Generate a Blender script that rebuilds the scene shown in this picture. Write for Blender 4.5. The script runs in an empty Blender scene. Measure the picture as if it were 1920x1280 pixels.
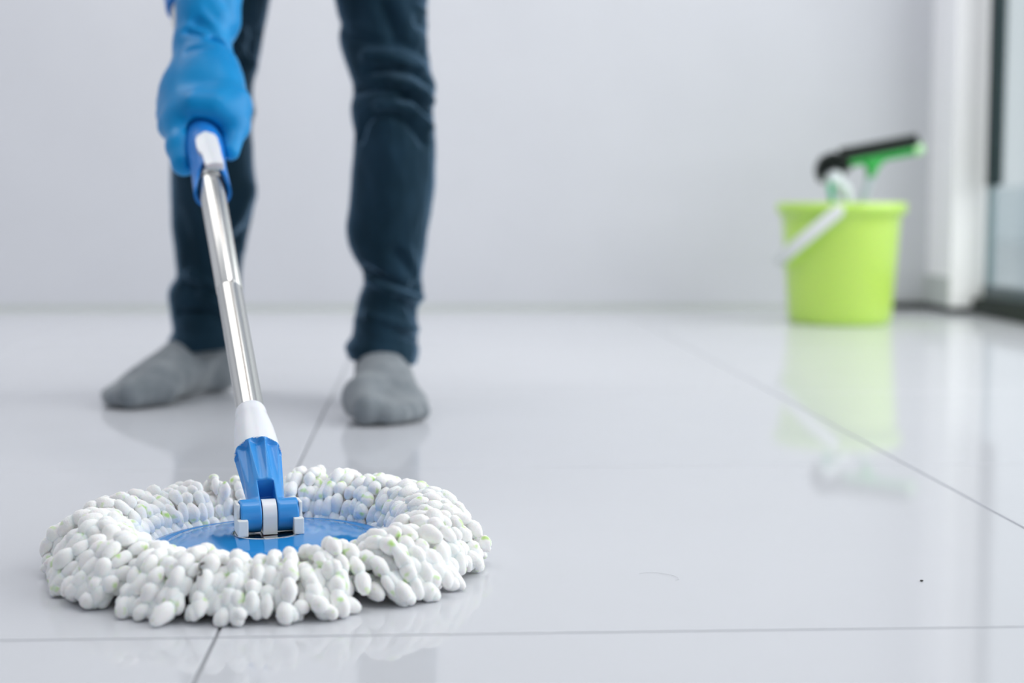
import bpy, bmesh, math, random
import numpy as np
import openvdb as vdb
from mathutils import Vector, Matrix, noise as mnoise

C = bpy.context.scene
COL = C.collection
random.seed(7)
rng = np.random.default_rng(11)

# ------------------------------------------------------------------ camera
F, PITCH, YAW, ROLL, CAM_H = 2978.6, 0.0861366, 0.0550466, 0.001648, 0.25555
fw = Vector((math.sin(YAW)*math.cos(PITCH), math.cos(YAW)*math.cos(PITCH), -math.sin(PITCH)))
rt = Vector((math.cos(YAW), -math.sin(YAW), 0.0))
up = rt.cross(fw)
rt, up = (math.cos(ROLL)*rt + math.sin(ROLL)*up), (-math.sin(ROLL)*rt + math.cos(ROLL)*up)
CAM = Vector((0, 0, CAM_H))
cam_d = bpy.data.cameras.new('camera')
cam_d.sensor_width = 36.0
cam_d.lens = F*36.0/1920.0
cam_d.clip_start = 0.02
cam_d.dof.use_dof = True
cam_d.dof.focus_distance = 1.135
cam_d.dof.aperture_fstop = 4.0
cam_d.dof.aperture_blades = 0
cam = bpy.data.objects.new('camera', cam_d)
COL.objects.link(cam)
m = Matrix.Identity(4)
for i in range(3):
    m[i][0], m[i][1], m[i][2], m[i][3] = rt[i], up[i], -fw[i], CAM[i]
cam.matrix_world = m
C.camera = cam

# ------------------------------------------------------------------ world, lights, exposure
C.view_settings.view_transform = 'Standard'
C.view_settings.look = 'None'
C.view_settings.gamma = 1.0
C.view_settings.use_curve_mapping = False
C.view_settings.exposure = 0.0
C.cycles.use_denoising = True
C.cycles.max_bounces = 10
C.cycles.diffuse_bounces = 6
C.cycles.glossy_bounces = 5
C.cycles.transparent_max_bounces = 8
C.cycles.caustics_reflective = False
C.cycles.caustics_refractive = False

w = bpy.data.worlds.new('overcast_sky')
C.world = w
w.use_nodes = True
bg = w.node_tree.nodes['Background']
bg.inputs['Color'].default_value = (0.66, 0.73, 0.77, 1)
bg.inputs['Strength'].default_value = 1.0

def area(name, loc, target, sx, sy, power, color):
    l = bpy.data.lights.new(name, 'AREA')
    l.shape = 'RECTANGLE'; l.size = sx; l.size_y = sy
    l.energy = power; l.color = color
    o = bpy.data.objects.new(name, l)
    COL.objects.link(o)
    o.location = loc
    d = Vector(target) - Vector(loc)
    o.rotation_euler = d.to_track_quat('-Z', 'Y').to_euler()
    return o
# daylight falling in through the tall glass on the right, then three added fill lamps
area('window_daylight', (2.3, 1.75, 1.5), (1.0, 2.0, 1.2), 3.4, 2.3, 88, (1.0, 0.98, 0.965))
area('front_fill_lamp', (0.55, -3.1, 1.4), (0.55, 3.0, 1.0), 1.5, 2.2, 12, (1.0, 0.98, 0.965))  # added fill lamp behind the camera; the front wall has no window
area('pillar_fill_lamp', (0.35, 1.25, 2.5), (0.8, 3.86, 0.7), 1.4, 0.6, 23, (1.0, 0.97, 0.94))  # added lamp, tilted to brighten the pillar front and back wall
area('overhead_fill_lamp', (-0.95, 2.6, 2.585), (-0.95, 2.6, 0), 2.6, 1.6, 27, (1.0, 0.97, 0.93))  # added soft lamp overhead that lifts the room's general brightness

# ------------------------------------------------------------------ helpers
def ray(px, py):
    return fw*F + rt*(px - 960) + up*(640 - py)
def at(px, py, Y):
    """point of the vertical plane at depth Y seen in that direction"""
    d = ray(px, py)
    return CAM + d*(Y/d.y)
def ground(px, py, z=0.0):
    d = ray(px, py)
    return CAM + d*((z - CAM_H)/d.z)

def put(name, bm, mat, parent=None, smooth=True):
    me = bpy.data.meshes.new(name)
    bm.normal_update()
    bm.to_mesh(me); bm.free()
    if smooth:
        me.polygons.foreach_set('use_smooth', [True]*len(me.polygons))
        me.set_sharp_from_angle(angle=math.radians(38))
    return link(name, me, mat, parent)
def link(name, me, mat, parent=None):
    o = bpy.data.objects.new(name, me)
    if mat is not None and len(me.materials) == 0:
        me.materials.append(mat)
    COL.objects.link(o)
    if parent is not None:
        o.parent = parent
        o.matrix_parent_inverse = parent.matrix_basis.inverted()
    return o
def mesh_np(name, v, f, mat, parent=None, smooth=True):
    me = bpy.data.meshes.new(name)
    me.from_pydata([tuple(map(float, p)) for p in v], [], [tuple(map(int, q)) for q in f])
    me.update()
    if smooth:
        me.polygons.foreach_set('use_smooth', [True]*len(me.polygons))
    return link(name, me, mat, parent)
def empty(name, loc, label, cat, group=None):
    o = bpy.data.objects.new(name, None)
    o.empty_display_size = 0.05
    COL.objects.link(o)
    o.location = loc
    tag(o, label, cat, group)
    return o
def tag(o, label=None, cat=None, group=None, kind=None):
    if label: o['label'] = label
    if cat: o['category'] = cat
    if group: o['group'] = group
    if kind: o['kind'] = kind
    return o
def box(bm, x0, x1, y0, y1, z0, z1, bev=0.0):
    b = bmesh.new()
    vs = [b.verts.new((x, y, z)) for x in (x0, x1) for y in (y0, y1) for z in (z0, z1)]
    for q in ((0,1,3,2), (4,6,7,5), (0,4,5,1), (2,3,7,6), (0,2,6,4), (1,5,7,3)):
        b.faces.new([vs[i] for i in q])
    if bev > 0:
        bmesh.ops.bevel(b, geom=b.edges[:], offset=bev, segments=2, profile=0.6, affect='EDGES')
    bmesh.ops.recalc_face_normals(b, faces=b.faces[:])
    t = bpy.data.meshes.new('t'); b.to_mesh(t); b.free()
    bm.from_mesh(t); bpy.data.meshes.remove(t)
def frame(d, hint=Vector((1, 0, 0))):
    d = Vector(d).normalized()
    u = (hint - d*hint.dot(d)).normalized()
    return d, u, d.cross(u)
def lathe(bm, o, d, prof, seg=48, hint=Vector((1, 0, 0)), cap0=True, cap1=True):
    """prof: list of (s along d, radius)"""
    d, u, n = frame(d, hint)
    o = Vector(o)
    rings = []
    for s, r in prof:
        if r < 1e-6:
            rings.append([bm.verts.new(o + d*s)])
        else:
            rings.append([bm.verts.new(o + d*s + (u*math.cos(a) + n*math.sin(a))*r)
                          for a in (2*math.pi*i/seg for i in range(seg))])
    for A, B in zip(rings[:-1], rings[1:]):
        for i in range(seg):
            j = (i + 1) % seg
            if len(A) == 1 and len(B) > 1: bm.faces.new((A[0], B[j], B[i]))
            elif len(B) == 1 and len(A) > 1: bm.faces.new((A[i], A[j], B[0]))
            elif len(A) > 1: bm.faces.new((A[i], A[j], B[j], B[i]))
    if cap0 and len(rings[0]) > 1: bm.faces.new(rings[0][::-1])
    if cap1 and len(rings[-1]) > 1: bm.faces.new(rings[-1])
    bmesh.ops.recalc_face_normals(bm, faces=bm.faces[:])
def sweep(bm, pts, rad, seg=10, flat=1.0, upv=Vector((0, 0, 1))):
    pts = [Vector(p) for p in pts]
    if not hasattr(rad, '__len__'): rad = [rad]*len(pts)
    rings = []
    for i, p in enumerate(pts):
        t = (pts[min(i+1, len(pts)-1)] - pts[max(i-1, 0)]).normalized()
        a = t.cross(upv)
        a = a.normalized() if a.length > 1e-4 else Vector((1, 0, 0))
        b = a.cross(t).normalized()
        rings.append([bm.verts.new(p + (a*math.cos(2*math.pi*k/seg) + b*math.sin(2*math.pi*k/seg)*flat)*rad[i]) for k in range(seg)])
    for A, B in zip(rings[:-1], rings[1:]):
        for k in range(seg):
            bm.faces.new((A[k], A[(k+1) % seg], B[(k+1) % seg], B[k]))
    bm.faces.new(rings[0][::-1]); bm.faces.new(rings[-1])
    bmesh.ops.recalc_face_normals(bm, faces=bm.faces[:])
def smooth_path(pts, n):
    """Catmull-Rom through the points"""
    P = [np.array(p, float) for p in pts]
    P = [2*P[0]-P[1]] + P + [2*P[-1]-P[-2]]
    out = []
    k = len(P) - 3
    for i in range(n):
        t = i/(n-1)*k
        j = min(int(t), k-1); t -= j
        a, b, c, d = P[j], P[j+1], P[j+2], P[j+3]
        out.append(0.5*((2*b) + (c-a)*t + (2*a-5*b+4*c-d)*t*t + (3*b-3*c+d-a)*t**3))
    return out

class Field:
    """signed distance field on a grid, turned into one closed surface"""
    def __init__(s, lo, hi, h):
        s.lo, s.h = np.array(lo, np.float32), h
        n = [int((b-a)/h)+2 for a, b in zip(lo, hi)]
        ax = [(lo[i] + h*np.arange(n[i])).astype(np.float32) for i in range(3)]
        s.X, s.Y, s.Z = ax[0][:, None, None], ax[1][None, :, None], ax[2][None, None, :]
        s.d = np.full(n, 1.0, np.float32)
    def cap(s, p, q, r1, r2):
        p, q = np.array(p, np.float32), np.array(q, np.float32)
        e = q-p; L = float(e@e) + 1e-12
        t = np.clip(((s.X-p[0])*e[0] + (s.Y-p[1])*e[1] + (s.Z-p[2])*e[2])/L, 0, 1)
        return np.sqrt((s.X-p[0]-t*e[0])**2 + (s.Y-p[1]-t*e[1])**2 + (s.Z-p[2]-t*e[2])**2) - (r1 + (r2-r1)*t)
    def ell(s, c, r, R=None):
        x, y, z = s.X-c[0], s.Y-c[1], s.Z-c[2]
        if R is not None:
            x, y, z = (R[0][0]*x+R[0][1]*y+R[0][2]*z, R[1][0]*x+R[1][1]*y+R[1][2]*z, R[2][0]*x+R[2][1]*y+R[2][2]*z)
        k0 = np.sqrt((x/r[0])**2 + (y/r[1])**2 + (z/r[2])**2)
        k1 = np.sqrt((x/r[0]**2)**2 + (y/r[1]**2)**2 + (z/r[2]**2)**2) + 1e-9
        return k0*(k0-1)/k1
    def add(s, e, k=0.0):
        if k <= 0: s.d = np.minimum(s.d, e); return
        h = np.maximum(k-np.abs(s.d-e), 0)/k
        s.d = np.minimum(s.d, e) - h*h*k*0.25
    def sub(s, e, k=0.0):
        e = -e
        if k <= 0: s.d = np.maximum(s.d, e); return
        h = np.maximum(k-np.abs(s.d-e), 0)/k
        s.d = np.maximum(s.d, e) + h*h*k*0.25
    def mesh(s, name, mat, parent=None):
        d = np.ascontiguousarray(np.clip(s.d, -4*s.h, 4*s.h), np.float32)
        g = vdb.FloatGrid(4*s.h)
        g.copyFromArray(d)
        v, q = g.convertToQuads(isovalue=0.0)
        v = v*s.h + s.lo
        q = q[:, ::-1]
        # orientation: make the normals point outwards
        me = bpy.data.meshes.new(name)
        me.vertices.add(len(v)); me.vertices.foreach_set('co', v.astype(np.float32).ravel())
        me.loops.add(len(q)*4); me.loops.foreach_set('vertex_index', q.astype(np.int32).ravel())
        me.polygons.add(len(q)); me.polygons.foreach_set('loop_start', np.arange(0, len(q)*4, 4, dtype=np.int32))
        me.update(calc_edges=True)
        me.validate()
        tri = v[q[:, :3]]
        vol = np.einsum('ij,ij->i', tri[:, 0]-v.mean(0), np.cross(tri[:, 1]-v.mean(0), tri[:, 2]-v.mean(0))).sum()
        if vol < 0: me.flip_normals()
        me.polygons.foreach_set('use_smooth', [True]*len(me.polygons))
        return link(name, me, mat, parent)

# ------------------------------------------------------------------ materials
def mat(name, col, rough=0.5, metal=0.0, spec=0.5, **kw):
    M = bpy.data.materials.new(name)
    M.use_nodes = True
    b = M.node_tree.nodes['Principled BSDF']
    b.inputs['Base Color'].default_value = (*col, 1)
    b.inputs['Roughness'].default_value = rough
    b.inputs['Metallic'].default_value = metal
    b.inputs['Specular IOR Level'].default_value = spec
    for k, v in kw.items():
        b.inputs[k.replace('_', ' ')].default_value = v
    return M
def N(M, t, **kw):
    n = M.node_tree.nodes.new(t)
    for k, v in kw.items(): setattr(n, k, v)
    return n
def L(M, a, b): M.node_tree.links.new(a, b)
def noisy(M, scale, c0, c1, lo=0.35, hi=0.65, bump=0.0, bscale=None, stretch=(1, 1, 1), detail=4.0):
    """noise between two colours, with fine relief"""
    b = M.node_tree.nodes['Principled BSDF']
    tc = N(M, 'ShaderNodeTexCoord'); mp = N(M, 'ShaderNodeMapping'); mp.inputs['Scale'].default_value = stretch
    L(M, tc.outputs['Object'], mp.inputs['Vector'])
    nz = N(M, 'ShaderNodeTexNoise'); nz.inputs['Scale'].default_value = scale; nz.inputs['Detail'].default_value = detail
    L(M, mp.outputs[0], nz.inputs['Vector'])
    cr = N(M, 'ShaderNodeValToRGB')
    cr.color_ramp.elements[0].position, cr.color_ramp.elements[0].color = lo, (*c0, 1)
    cr.color_ramp.elements[1].position, cr.color_ramp.elements[1].color = hi, (*c1, 1)
    L(M, nz.outputs['Fac'], cr.inputs['Fac']); L(M, cr.outputs['Color'], b.inputs['Base Color'])
    if bump:
        n2 = N(M, 'ShaderNodeTexNoise'); n2.inputs['Scale'].default_value = bscale or scale*4; n2.inputs['Detail'].default_value = 3
        L(M, mp.outputs[0], n2.inputs['Vector'])
        bp = N(M, 'ShaderNodeBump'); bp.inputs['Strength'].default_value = bump; bp.inputs['Distance'].default_value = 0.002
        L(M, n2.outputs['Fac'], bp.inputs['Height']); L(M, bp.outputs['Normal'], b.inputs['Normal'])
    return cr

WALL = mat('painted_wall', (0.74, 0.76, 0.82), 0.7)
noisy(WALL, 3.0, (0.575, 0.588, 0.630), (0.595, 0.608, 0.650), bump=0.05, bscale=300)
CEIL = mat('ceiling_paint', (0.84, 0.85, 0.87), 0.8)
PILLAR = mat('pillar_paint', (0.92, 0.92, 0.94), 0.6)
GROUT = mat('grey_grout', (0.30, 0.31, 0.33), 0.9)
SKIRT = mat('skirting_paint', (0.50, 0.53, 0.52), 0.6)
GAP = mat('black_shadow_gap', (0.022, 0.03, 0.026), 0.8)
FRAME = mat('dark_aluminium', (0.008, 0.028, 0.032), 0.5, spec=0.2)
RAIL = mat('grey_aluminium', (0.065, 0.095, 0.11), 0.4)
TRIMG = mat('teal_stile', (0.14, 0.22, 0.25), 0.5)
OUTW = mat('outside_wall_paint', (0.88, 0.93, 0.95), 0.9)
TERR = mat('terrace_concrete', (0.60, 0.64, 0.66), 0.9)
noisy(TERR, 6, (0.55, 0.59, 0.61), (0.64, 0.68, 0.70))
GREYW = mat('grey_painted_wall', (0.66, 0.67, 0.70), 0.8)
DARKW = mat('charcoal_panel', (0.06, 0.07, 0.075), 0.6)

# polished porcelain: a sharp polished share over a matt body
TILE = mat('polished_porcelain', (0.80, 0.81, 0.855), 0.55, spec=0.3)
def _tile():
    M = TILE; nt = M.node_tree
    b = nt.nodes['Principled BSDF']
    out = nt.nodes['Material Output']
    tc = N(M, 'ShaderNodeTexCoord')
    geo = N(M, 'ShaderNodeNewGeometry')
    nz = N(M, 'ShaderNodeTexNoise'); nz.inputs['Scale'].default_value = 5; nz.inputs['Detail'].default_value = 5
    L(M, geo.outputs['Position'], nz.inputs['Vector'])
    cr = N(M, 'ShaderNodeValToRGB')
    cr.color_ramp.elements[0].color = (0.590, 0.602, 0.640, 1); cr.color_ramp.elements[1].color = (0.620, 0.632, 0.670, 1)
    L(M, nz.outputs['Fac'], cr.inputs['Fac'])
    # a few specks fired into the glaze
    vo = N(M, 'ShaderNodeTexVoronoi'); vo.inputs['Scale'].default_value = 14
    L(M, geo.outputs['Position'], vo.inputs['Vector'])
    lt = N(M, 'ShaderNodeMath', operation='LESS_THAN'); lt.inputs[1].default_value = 0.012
    L(M, vo.outputs['Distance'], lt.inputs[0])
    mx = N(M, 'ShaderNodeMix', data_type='RGBA')
    L(M, lt.outputs[0], mx.inputs['Factor']); L(M, cr.outputs['Color'], mx.inputs[6])
    mx.inputs[7].default_value = (0.60, 0.61, 0.63, 1)
    L(M, mx.outputs[2], b.inputs['Base Color'])
    b2 = N(M, 'ShaderNodeBsdfPrincipled')
    L(M, mx.outputs[2], b2.inputs['Base Color'])
    b2.inputs['Roughness'].default_value = 0.045
    b2.inputs['Specular IOR Level'].default_value = 0.38
    b.inputs['Roughness'].default_value = 0.6
    ms = N(M, 'ShaderNodeMixShader'); ms.inputs[0].default_value = 0.66
    L(M, b.outputs[0], ms.inputs[1]); L(M, b2.outputs[0], ms.inputs[2]); L(M, ms.outputs[0], out.inputs['Surface'])
_tile()

GLASS = bpy.data.materials.new('clear_glass'); GLASS.use_nodes = True
def _glass():
    M = GLASS; nt = M.node_tree; nt.nodes.remove(nt.nodes['Principled BSDF'])
    tr = N(M, 'ShaderNodeBsdfTransparent'); tr.inputs['Color'].default_value = (0.955, 0.965, 0.965, 1)
    gl = N(M, 'ShaderNodeBsdfGlossy'); gl.inputs['Roughness'].default_value = 0.02
    lw = N(M, 'ShaderNodeLayerWeight')
    pw = N(M, 'ShaderNodeMath', operation='POWER'); pw.inputs[1].default_value = 5.0
    L(M, lw.outputs['Facing'], pw.inputs[0])
    fr = N(M, 'ShaderNodeMath', operation='MULTIPLY_ADD'); fr.inputs[1].default_value = 0.5; fr.inputs[2].default_value = 0.03
    L(M, pw.outputs[0], fr.inputs[0])
    ms = N(M, 'ShaderNodeMixShader')
    L(M, fr.outputs[0], ms.inputs[0]); L(M, tr.outputs[0], ms.inputs[1]); L(M, gl.outputs[0], ms.inputs[2])
    L(M, ms.outputs[0], nt.nodes['Material Output'].inputs['Surface'])
_glass()

CHROME = mat('stainless_steel', (0.70, 0.70, 0.69), 0.20, 1.0, Anisotropic=0.85, Anisotropic_Rotation=0.25)
tg = N(CHROME, 'ShaderNodeTangent'); tg.direction_type = 'RADIAL'; tg.axis = 'Z'
L(CHROME, tg.outputs[0], CHROME.node_tree.nodes['Principled BSDF'].inputs['Tangent'])
noisy(CHROME, 40, (0.62, 0.62, 0.60), (0.74, 0.74, 0.73), stretch=(1, 1, 0.06))
PLATE = mat('polished_plate', (0.62, 0.62, 0.62), 0.12, 1.0)
STEEL_RING = mat('dull_steel', (0.42, 0.42, 0.42), 0.35, 0.8)
BLUE_PL = mat('light_blue_plastic', (0.035, 0.29, 0.72), 0.24, Subsurface_Weight=0.12, Subsurface_Scale=0.004)
BLUE_PL.node_tree.nodes['Principled BSDF'].inputs['Subsurface Radius'].default_value = (0.4, 0.7, 1.0)
BLUE_GRIP = mat('blue_grip_plastic', (0.012, 0.20, 0.64), 0.35, spec=0.3)
BLUE_DISC = mat('glossy_blue_disc', (0.020, 0.235, 0.60), 0.10)
WHITE_PL = mat('milky_white_plastic', (0.80, 0.82, 0.87), 0.25, Subsurface_Weight=0.25, Subsurface_Scale=0.006)
WHITE_BR = mat('white_bracket_plastic', (0.80, 0.79, 0.77), 0.4)
noisy(WHITE_BR, 60, (0.80, 0.78, 0.75), (0.92, 0.91, 0.89), 0.3, 0.5)

YARN = mat('white_chenille', (0.86, 0.86, 0.86), 0.95, spec=0.15, Sheen_Weight=0.25, Subsurface_Weight=0.22, Subsurface_Scale=0.004)
def _yarn():
    M = YARN; b = M.node_tree.nodes['Principled BSDF']
    tc = N(M, 'ShaderNodeTexCoord')
    n1 = N(M, 'ShaderNodeTexNoise'); n1.inputs['Scale'].default_value = 120; n1.inputs['Detail'].default_value = 1.5
    L(M, tc.outputs['Object'], n1.inputs['Vector'])
    r1 = N(M, 'ShaderNodeValToRGB')
    r1.color_ramp.elements[0].position, r1.color_ramp.elements[0].color = 0.62, (0.955, 0.955, 0.957, 1)
    r1.color_ramp.elements[1].position, r1.color_ramp.elements[1].color = 0.76, (0.56, 0.82, 0.30, 1)
    L(M, n1.outputs['Fac'], r1.inputs['Fac'])
    n3 = N(M, 'ShaderNodeTexNoise'); n3.inputs['Scale'].default_value = 55; n3.inputs['Detail'].default_value = 3
    L(M, tc.outputs['Object'], n3.inputs['Vector'])
    r3 = N(M, 'ShaderNodeValToRGB')
    r3.color_ramp.elements[0].position, r3.color_ramp.elements[0].color = 0.30, (0.95, 0.95, 0.935, 1)
    r3.color_ramp.elements[1].position, r3.color_ramp.elements[1].color = 0.5, (1, 1, 1, 1)
    L(M, n3.outputs['Fac'], r3.inputs['Fac'])
    mx = N(M, 'ShaderNodeMix', data_type='RGBA', blend_type='MULTIPLY'); mx.inputs[0].default_value = 1
    L(M, r1.outputs['Color'], mx.inputs[6]); L(M, r3.outputs['Color'], mx.inputs[7])
    L(M, mx.outputs[2], b.inputs['Base Color'])
    n2 = N(M, 'ShaderNodeTexNoise'); n2.inputs['Scale'].default_value = 900; n2.inputs['Detail'].default_value = 3
    L(M, tc.outputs['Object'], n2.inputs['Vector'])
    bp = N(M, 'ShaderNodeBump'); bp.inputs['Strength'].default_value = 0.45; bp.inputs['Distance'].default_value = 0.0009
    L(M, n2.outputs['Fac'], bp.inputs['Height']); L(M, bp.outputs[0], b.inputs['Normal'])
_yarn()

DENIM = mat('dark_blue_denim', (0.035, 0.07, 0.115), 0.85, spec=0.12, Sheen_Weight=1.0, Sheen_Roughness=0.33)
DENIM.node_tree.nodes['Principled BSDF'].inputs['Sheen Tint'].default_value = (0.45, 0.70, 1.0, 1)
noisy(DENIM, 26, (0.0045, 0.020, 0.033), (0.0135, 0.039, 0.066), 0.3, 0.7, bump=0.25, bscale=900, stretch=(1, 1, 0.5))
SOCK = mat('grey_knit', (0.17, 0.19, 0.21), 0.95, spec=0.1, Sheen_Weight=0.3)
noisy(SOCK, 60, (0.17, 0.195, 0.215), (0.255, 0.28, 0.305), 0.3, 0.7, bump=0.3, bscale=700)
GLOVE = mat('blue_rubber', (0.006, 0.27, 0.62), 0.36, spec=0.22)
noisy(GLOVE, 14, (0.001, 0.22, 0.54), (0.003, 0.27, 0.62), bump=0.04, bscale=200)
SKIN = mat('skin', (0.55, 0.36, 0.27), 0.55)
SHIRT = mat('light_grey_shirt', (0.42, 0.45, 0.50), 0.9)
EYE = mat('dark_eye', (0.05, 0.035, 0.03), 0.15)
LIPS = mat('lips', (0.45, 0.20, 0.17), 0.5)
HAIR = mat('black_hair', (0.015, 0.012, 0.010), 0.5)
LIME = mat('lime_plastic', (0.47, 0.72, 0.105), 0.32, Coat_Weight=0.7, Coat_Roughness=0.35, Subsurface_Weight=0.25, Subsurface_Scale=0.02)
LIME.node_tree.nodes['Principled BSDF'].inputs['Subsurface Radius'].default_value = (0.6, 1.0, 0.1)
BAIL = mat('white_handle_plastic', (0.74, 0.77, 0.76), 0.35)
GREEN = mat('green_plastic', (0.0, 0.34, 0.035), 0.3)
PALEG = mat('pale_green_cap', (0.42, 0.74, 0.38), 0.3)
TEAL = mat('teal_grip', (0.0, 0.40, 0.20), 0.4)
RUBBER = mat('black_rubber', (0.010, 0.016, 0.013), 0.75, spec=0.2)
BRISTLE = mat('black_bristle', (0.022, 0.032, 0.028), 0.7)
TUBE = mat('grey_tube', (0.42, 0.49, 0.54), 0.3)
PALEW = mat('pale_white_plastic', (0.70, 0.76, 0.78), 0.3)

# ------------------------------------------------------------------ room shell
GX, GY = -0.12449, 0.93027           # a crossing of the grout lines
XL, XR, YB, YF, ZC = -2.9, 1.31, -3.2, 3.86, 2.6
PX, PYF = 1.238, 3.68
def struct(name, bm, M, parent=None, smooth=False):
    o = put(name, bm, M, parent, smooth)
    if parent is None: tag(o, kind='structure')
    return o
bm = bmesh.new(); box(bm, XL-0.1, XR+0.12, YB-0.1, YF+0.1, -0.06, -0.0016)
floor = struct('floor', bm, GROUT)
def tile_mesh(sx, sy):
    bm = bmesh.new(); box(bm, 0, sx, 0, sy, -0.012, 0.0)
    top = [e for e in bm.edges if all(v.co.z > -1e-6 for v in e.verts)]
    bmesh.ops.bevel(bm, geom=top, offset=0.0009, segments=2, profile=0.5, affect='EDGES')
    me = bpy.data.meshes.new('tile'); bm.to_mesh(me); bm.free(); me.materials.append(TILE)
    return me
cache = {}
J = 0.0010
i0, i1 = math.floor((XL-GX)/0.6), math.ceil((XR-GX)/0.6)
j0, j1 = math.floor((YB-GY)/0.6), math.ceil((YF-GY)/0.6)
for i in range(i0, i1):
    for j in range(j0, j1):
        xa, xb = max(GX+0.6*i, XL)+J, min(GX+0.6*(i+1), XR)-J
        ya, yb = max(GY+0.6*j, YB)+J, min(GY+0.6*(j+1), YF)-J
        if xb-xa < 0.01 or yb-ya < 0.01: continue
        k = (round(xb-xa, 4), round(yb-ya, 4))
        if k not in cache: cache[k] = tile_mesh(*k)
        o = bpy.data.objects.new('tile', cache[k]); COL.objects.link(o)
        o.parent = floor
        o.location = (xa, ya, 0.00015*random.uniform(-1, 0))
bm = bmesh.new(); box(bm, XL-0.1, XR+0.02, YF, YF+0.1, 0, ZC)
struct('wall_back', bm, WALL)
bm = bmesh.new(); box(bm, XL-0.1, XL, YB-0.1, YF, 0, ZC)
struct('wall_left', bm, GREYW)
bm = bmesh.new(); box(bm, XL, XR+0.12, YB-0.1, YB, 0, ZC)
struct('wall_front', bm, DARKW)
bm = bmesh.new(); box(bm, XL-0.1, XR+0.12, YB-0.1, YF+0.1, ZC, ZC+0.1)
struct('ceiling', bm, CEIL)
bm = bmesh.new(); box(bm, XR, XR+0.12, YB, PYF-0.002, 2.42, ZC)
struct('wall_right', bm, WALL)
bm = bmesh.new(); box(bm, XL, 1.10, YF-0.006, YF, 0, 0.013)
struct('strip_back', bm, SKIRT)  # low grey strip along the foot of the back wall
bm = bmesh.new(); box(bm, 1.10, 1.235, YF-0.012, YF, 0, 0.016)
struct('strip_corner', bm, GAP)  # near-black strip carrying on to the pillar
# corner pillar standing on a dark recessed foot
bm = bmesh.new(); box(bm, PX, XR+0.02, PYF, YF, 0.015, ZC, 0.003)
pil = struct('trim_1', bm, PILLAR)
bm = bmesh.new(); box(bm, PX+0.004, XR+0.02, PYF+0.004, YF, 0.0, 0.015)
put('recessed_foot', bm, GAP, pil, False)
bm = bmesh.new(); box(bm, PX-0.006, PX, PYF+0.004, YF, 0.017, 0.085, 0.001)
put('skirting', bm, SKIRT, pil, False)
# tall sliding glass along the right side
bm = bmesh.new(); box(bm, XR-0.02, XR+0.10, YB, PYF-0.002, 0.0, 0.038, 0.002)
door = struct('door_1', bm, GAP)
bm = bmesh.new(); box(bm, XR, XR+0.055, YB, PYF-0.012, 0.038, 0.068, 0.003)
put('bottom_rail', bm, RAIL, door, False)
bm = bmesh.new(); box(bm, XR, XR+0.055, YB, PYF-0.012, 2.36, 2.42)
put('top_rail', bm, FRAME, door, False)
def stile(y0, y1, z0, z1, M, x0=0.0):
    bm = bmesh.new(); box(bm, XR+x0, XR+0.016, y0, y1, z0, z1, 0.003); put('stile', bm, M, door, False)
stile(PYF-0.085, PYF-0.012, 0.30, 2.36, FRAME)
stile(PYF-0.042, PYF-0.012, 0.068, 0.30, TRIMG, 0.004)  # lower piece of the post, narrower and lighter teal
for yy in (2.35, 1.1, -0.15, -1.4, -2.65):
    stile(yy-0.04, yy+0.04, 0.068, 2.36, FRAME)
ys = [PYF-0.03, 2.35, 1.1, -0.15, -1.4, -2.65, YB]
for a, b in zip(ys[:-1], ys[1:]):
    bm = bmesh.new(); box(bm, XR+0.005, XR+0.011, b+0.03, a-0.0, 0.06, 2.37); put('pane', bm, GLASS, door, False)
# terrace outside
bm = bmesh.new(); box(bm, XR+0.12, 9.0, -6, 14, -0.10, -0.03); struct('floor_terrace', bm, TERR)
bm = bmesh.new(); box(bm, 4.6, 4.75, -6, 14, -0.03, 0.40); struct('wall_terrace', bm, OUTW)

# ------------------------------------------------------------------ bucket
bc = ground(1574, 612); bc = Vector((bc.x*1.033, bc.y+0.113, 0))
bucket = empty('bucket', bc, 'lime green plastic bucket standing near the corner pillar', 'bucket')
bm = bmesh.new()
prof = [(0.006, 0.0), (0.006, 0.096), (0.0, 0.100), (0.0, 0.1035), (0.004, 0.1085), (0.014, 0.1115), (0.05, 0.1140), (0.14, 0.1205), (0.205, 0.1250), (0.228, 0.1268),
        (0.233, 0.1300), (0.236, 0.1350), (0.240, 0.1385), (0.250, 0.1395), (0.2575, 0.1390), (0.2605, 0.1365), (0.2600, 0.1330), (0.256, 0.1295),
        (0.24, 0.1245), (0.14, 0.1175), (0.05, 0.111), (0.012, 0.108), (0.010, 0.0)]
lathe(bm, bc, (0, 0, 1), prof, 72, cap0=False, cap1=False)
put('body', bm, LIME, bucket)
aa = math.radians(-17)        # the bail's pivots: one towards the camera, one away
pv = Vector((math.sin(aa), -math.cos(aa), 0)); side = Vector((-math.cos(aa), -math.sin(aa), 0)).normalized()
if side.x > 0: side = -side
drop = (side*0.78 + Vector((0, 0, -0.66))).normalized()
top0 = bc + Vector((0, 0, 0.243))
pts = []
for k in range(41):
    a = math.pi*k/40
    ex = math.cos(a); ey = math.sin(a)
    ex = math.copysign(abs(ex)**0.75, ex); ey = ey**0.8
    pts.append(top0 + pv*(0.1475*ex) + drop*(0.176*ey))
bm = bmesh.new()
nrm = pv.cross(drop).normalized()
prev = None
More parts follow.
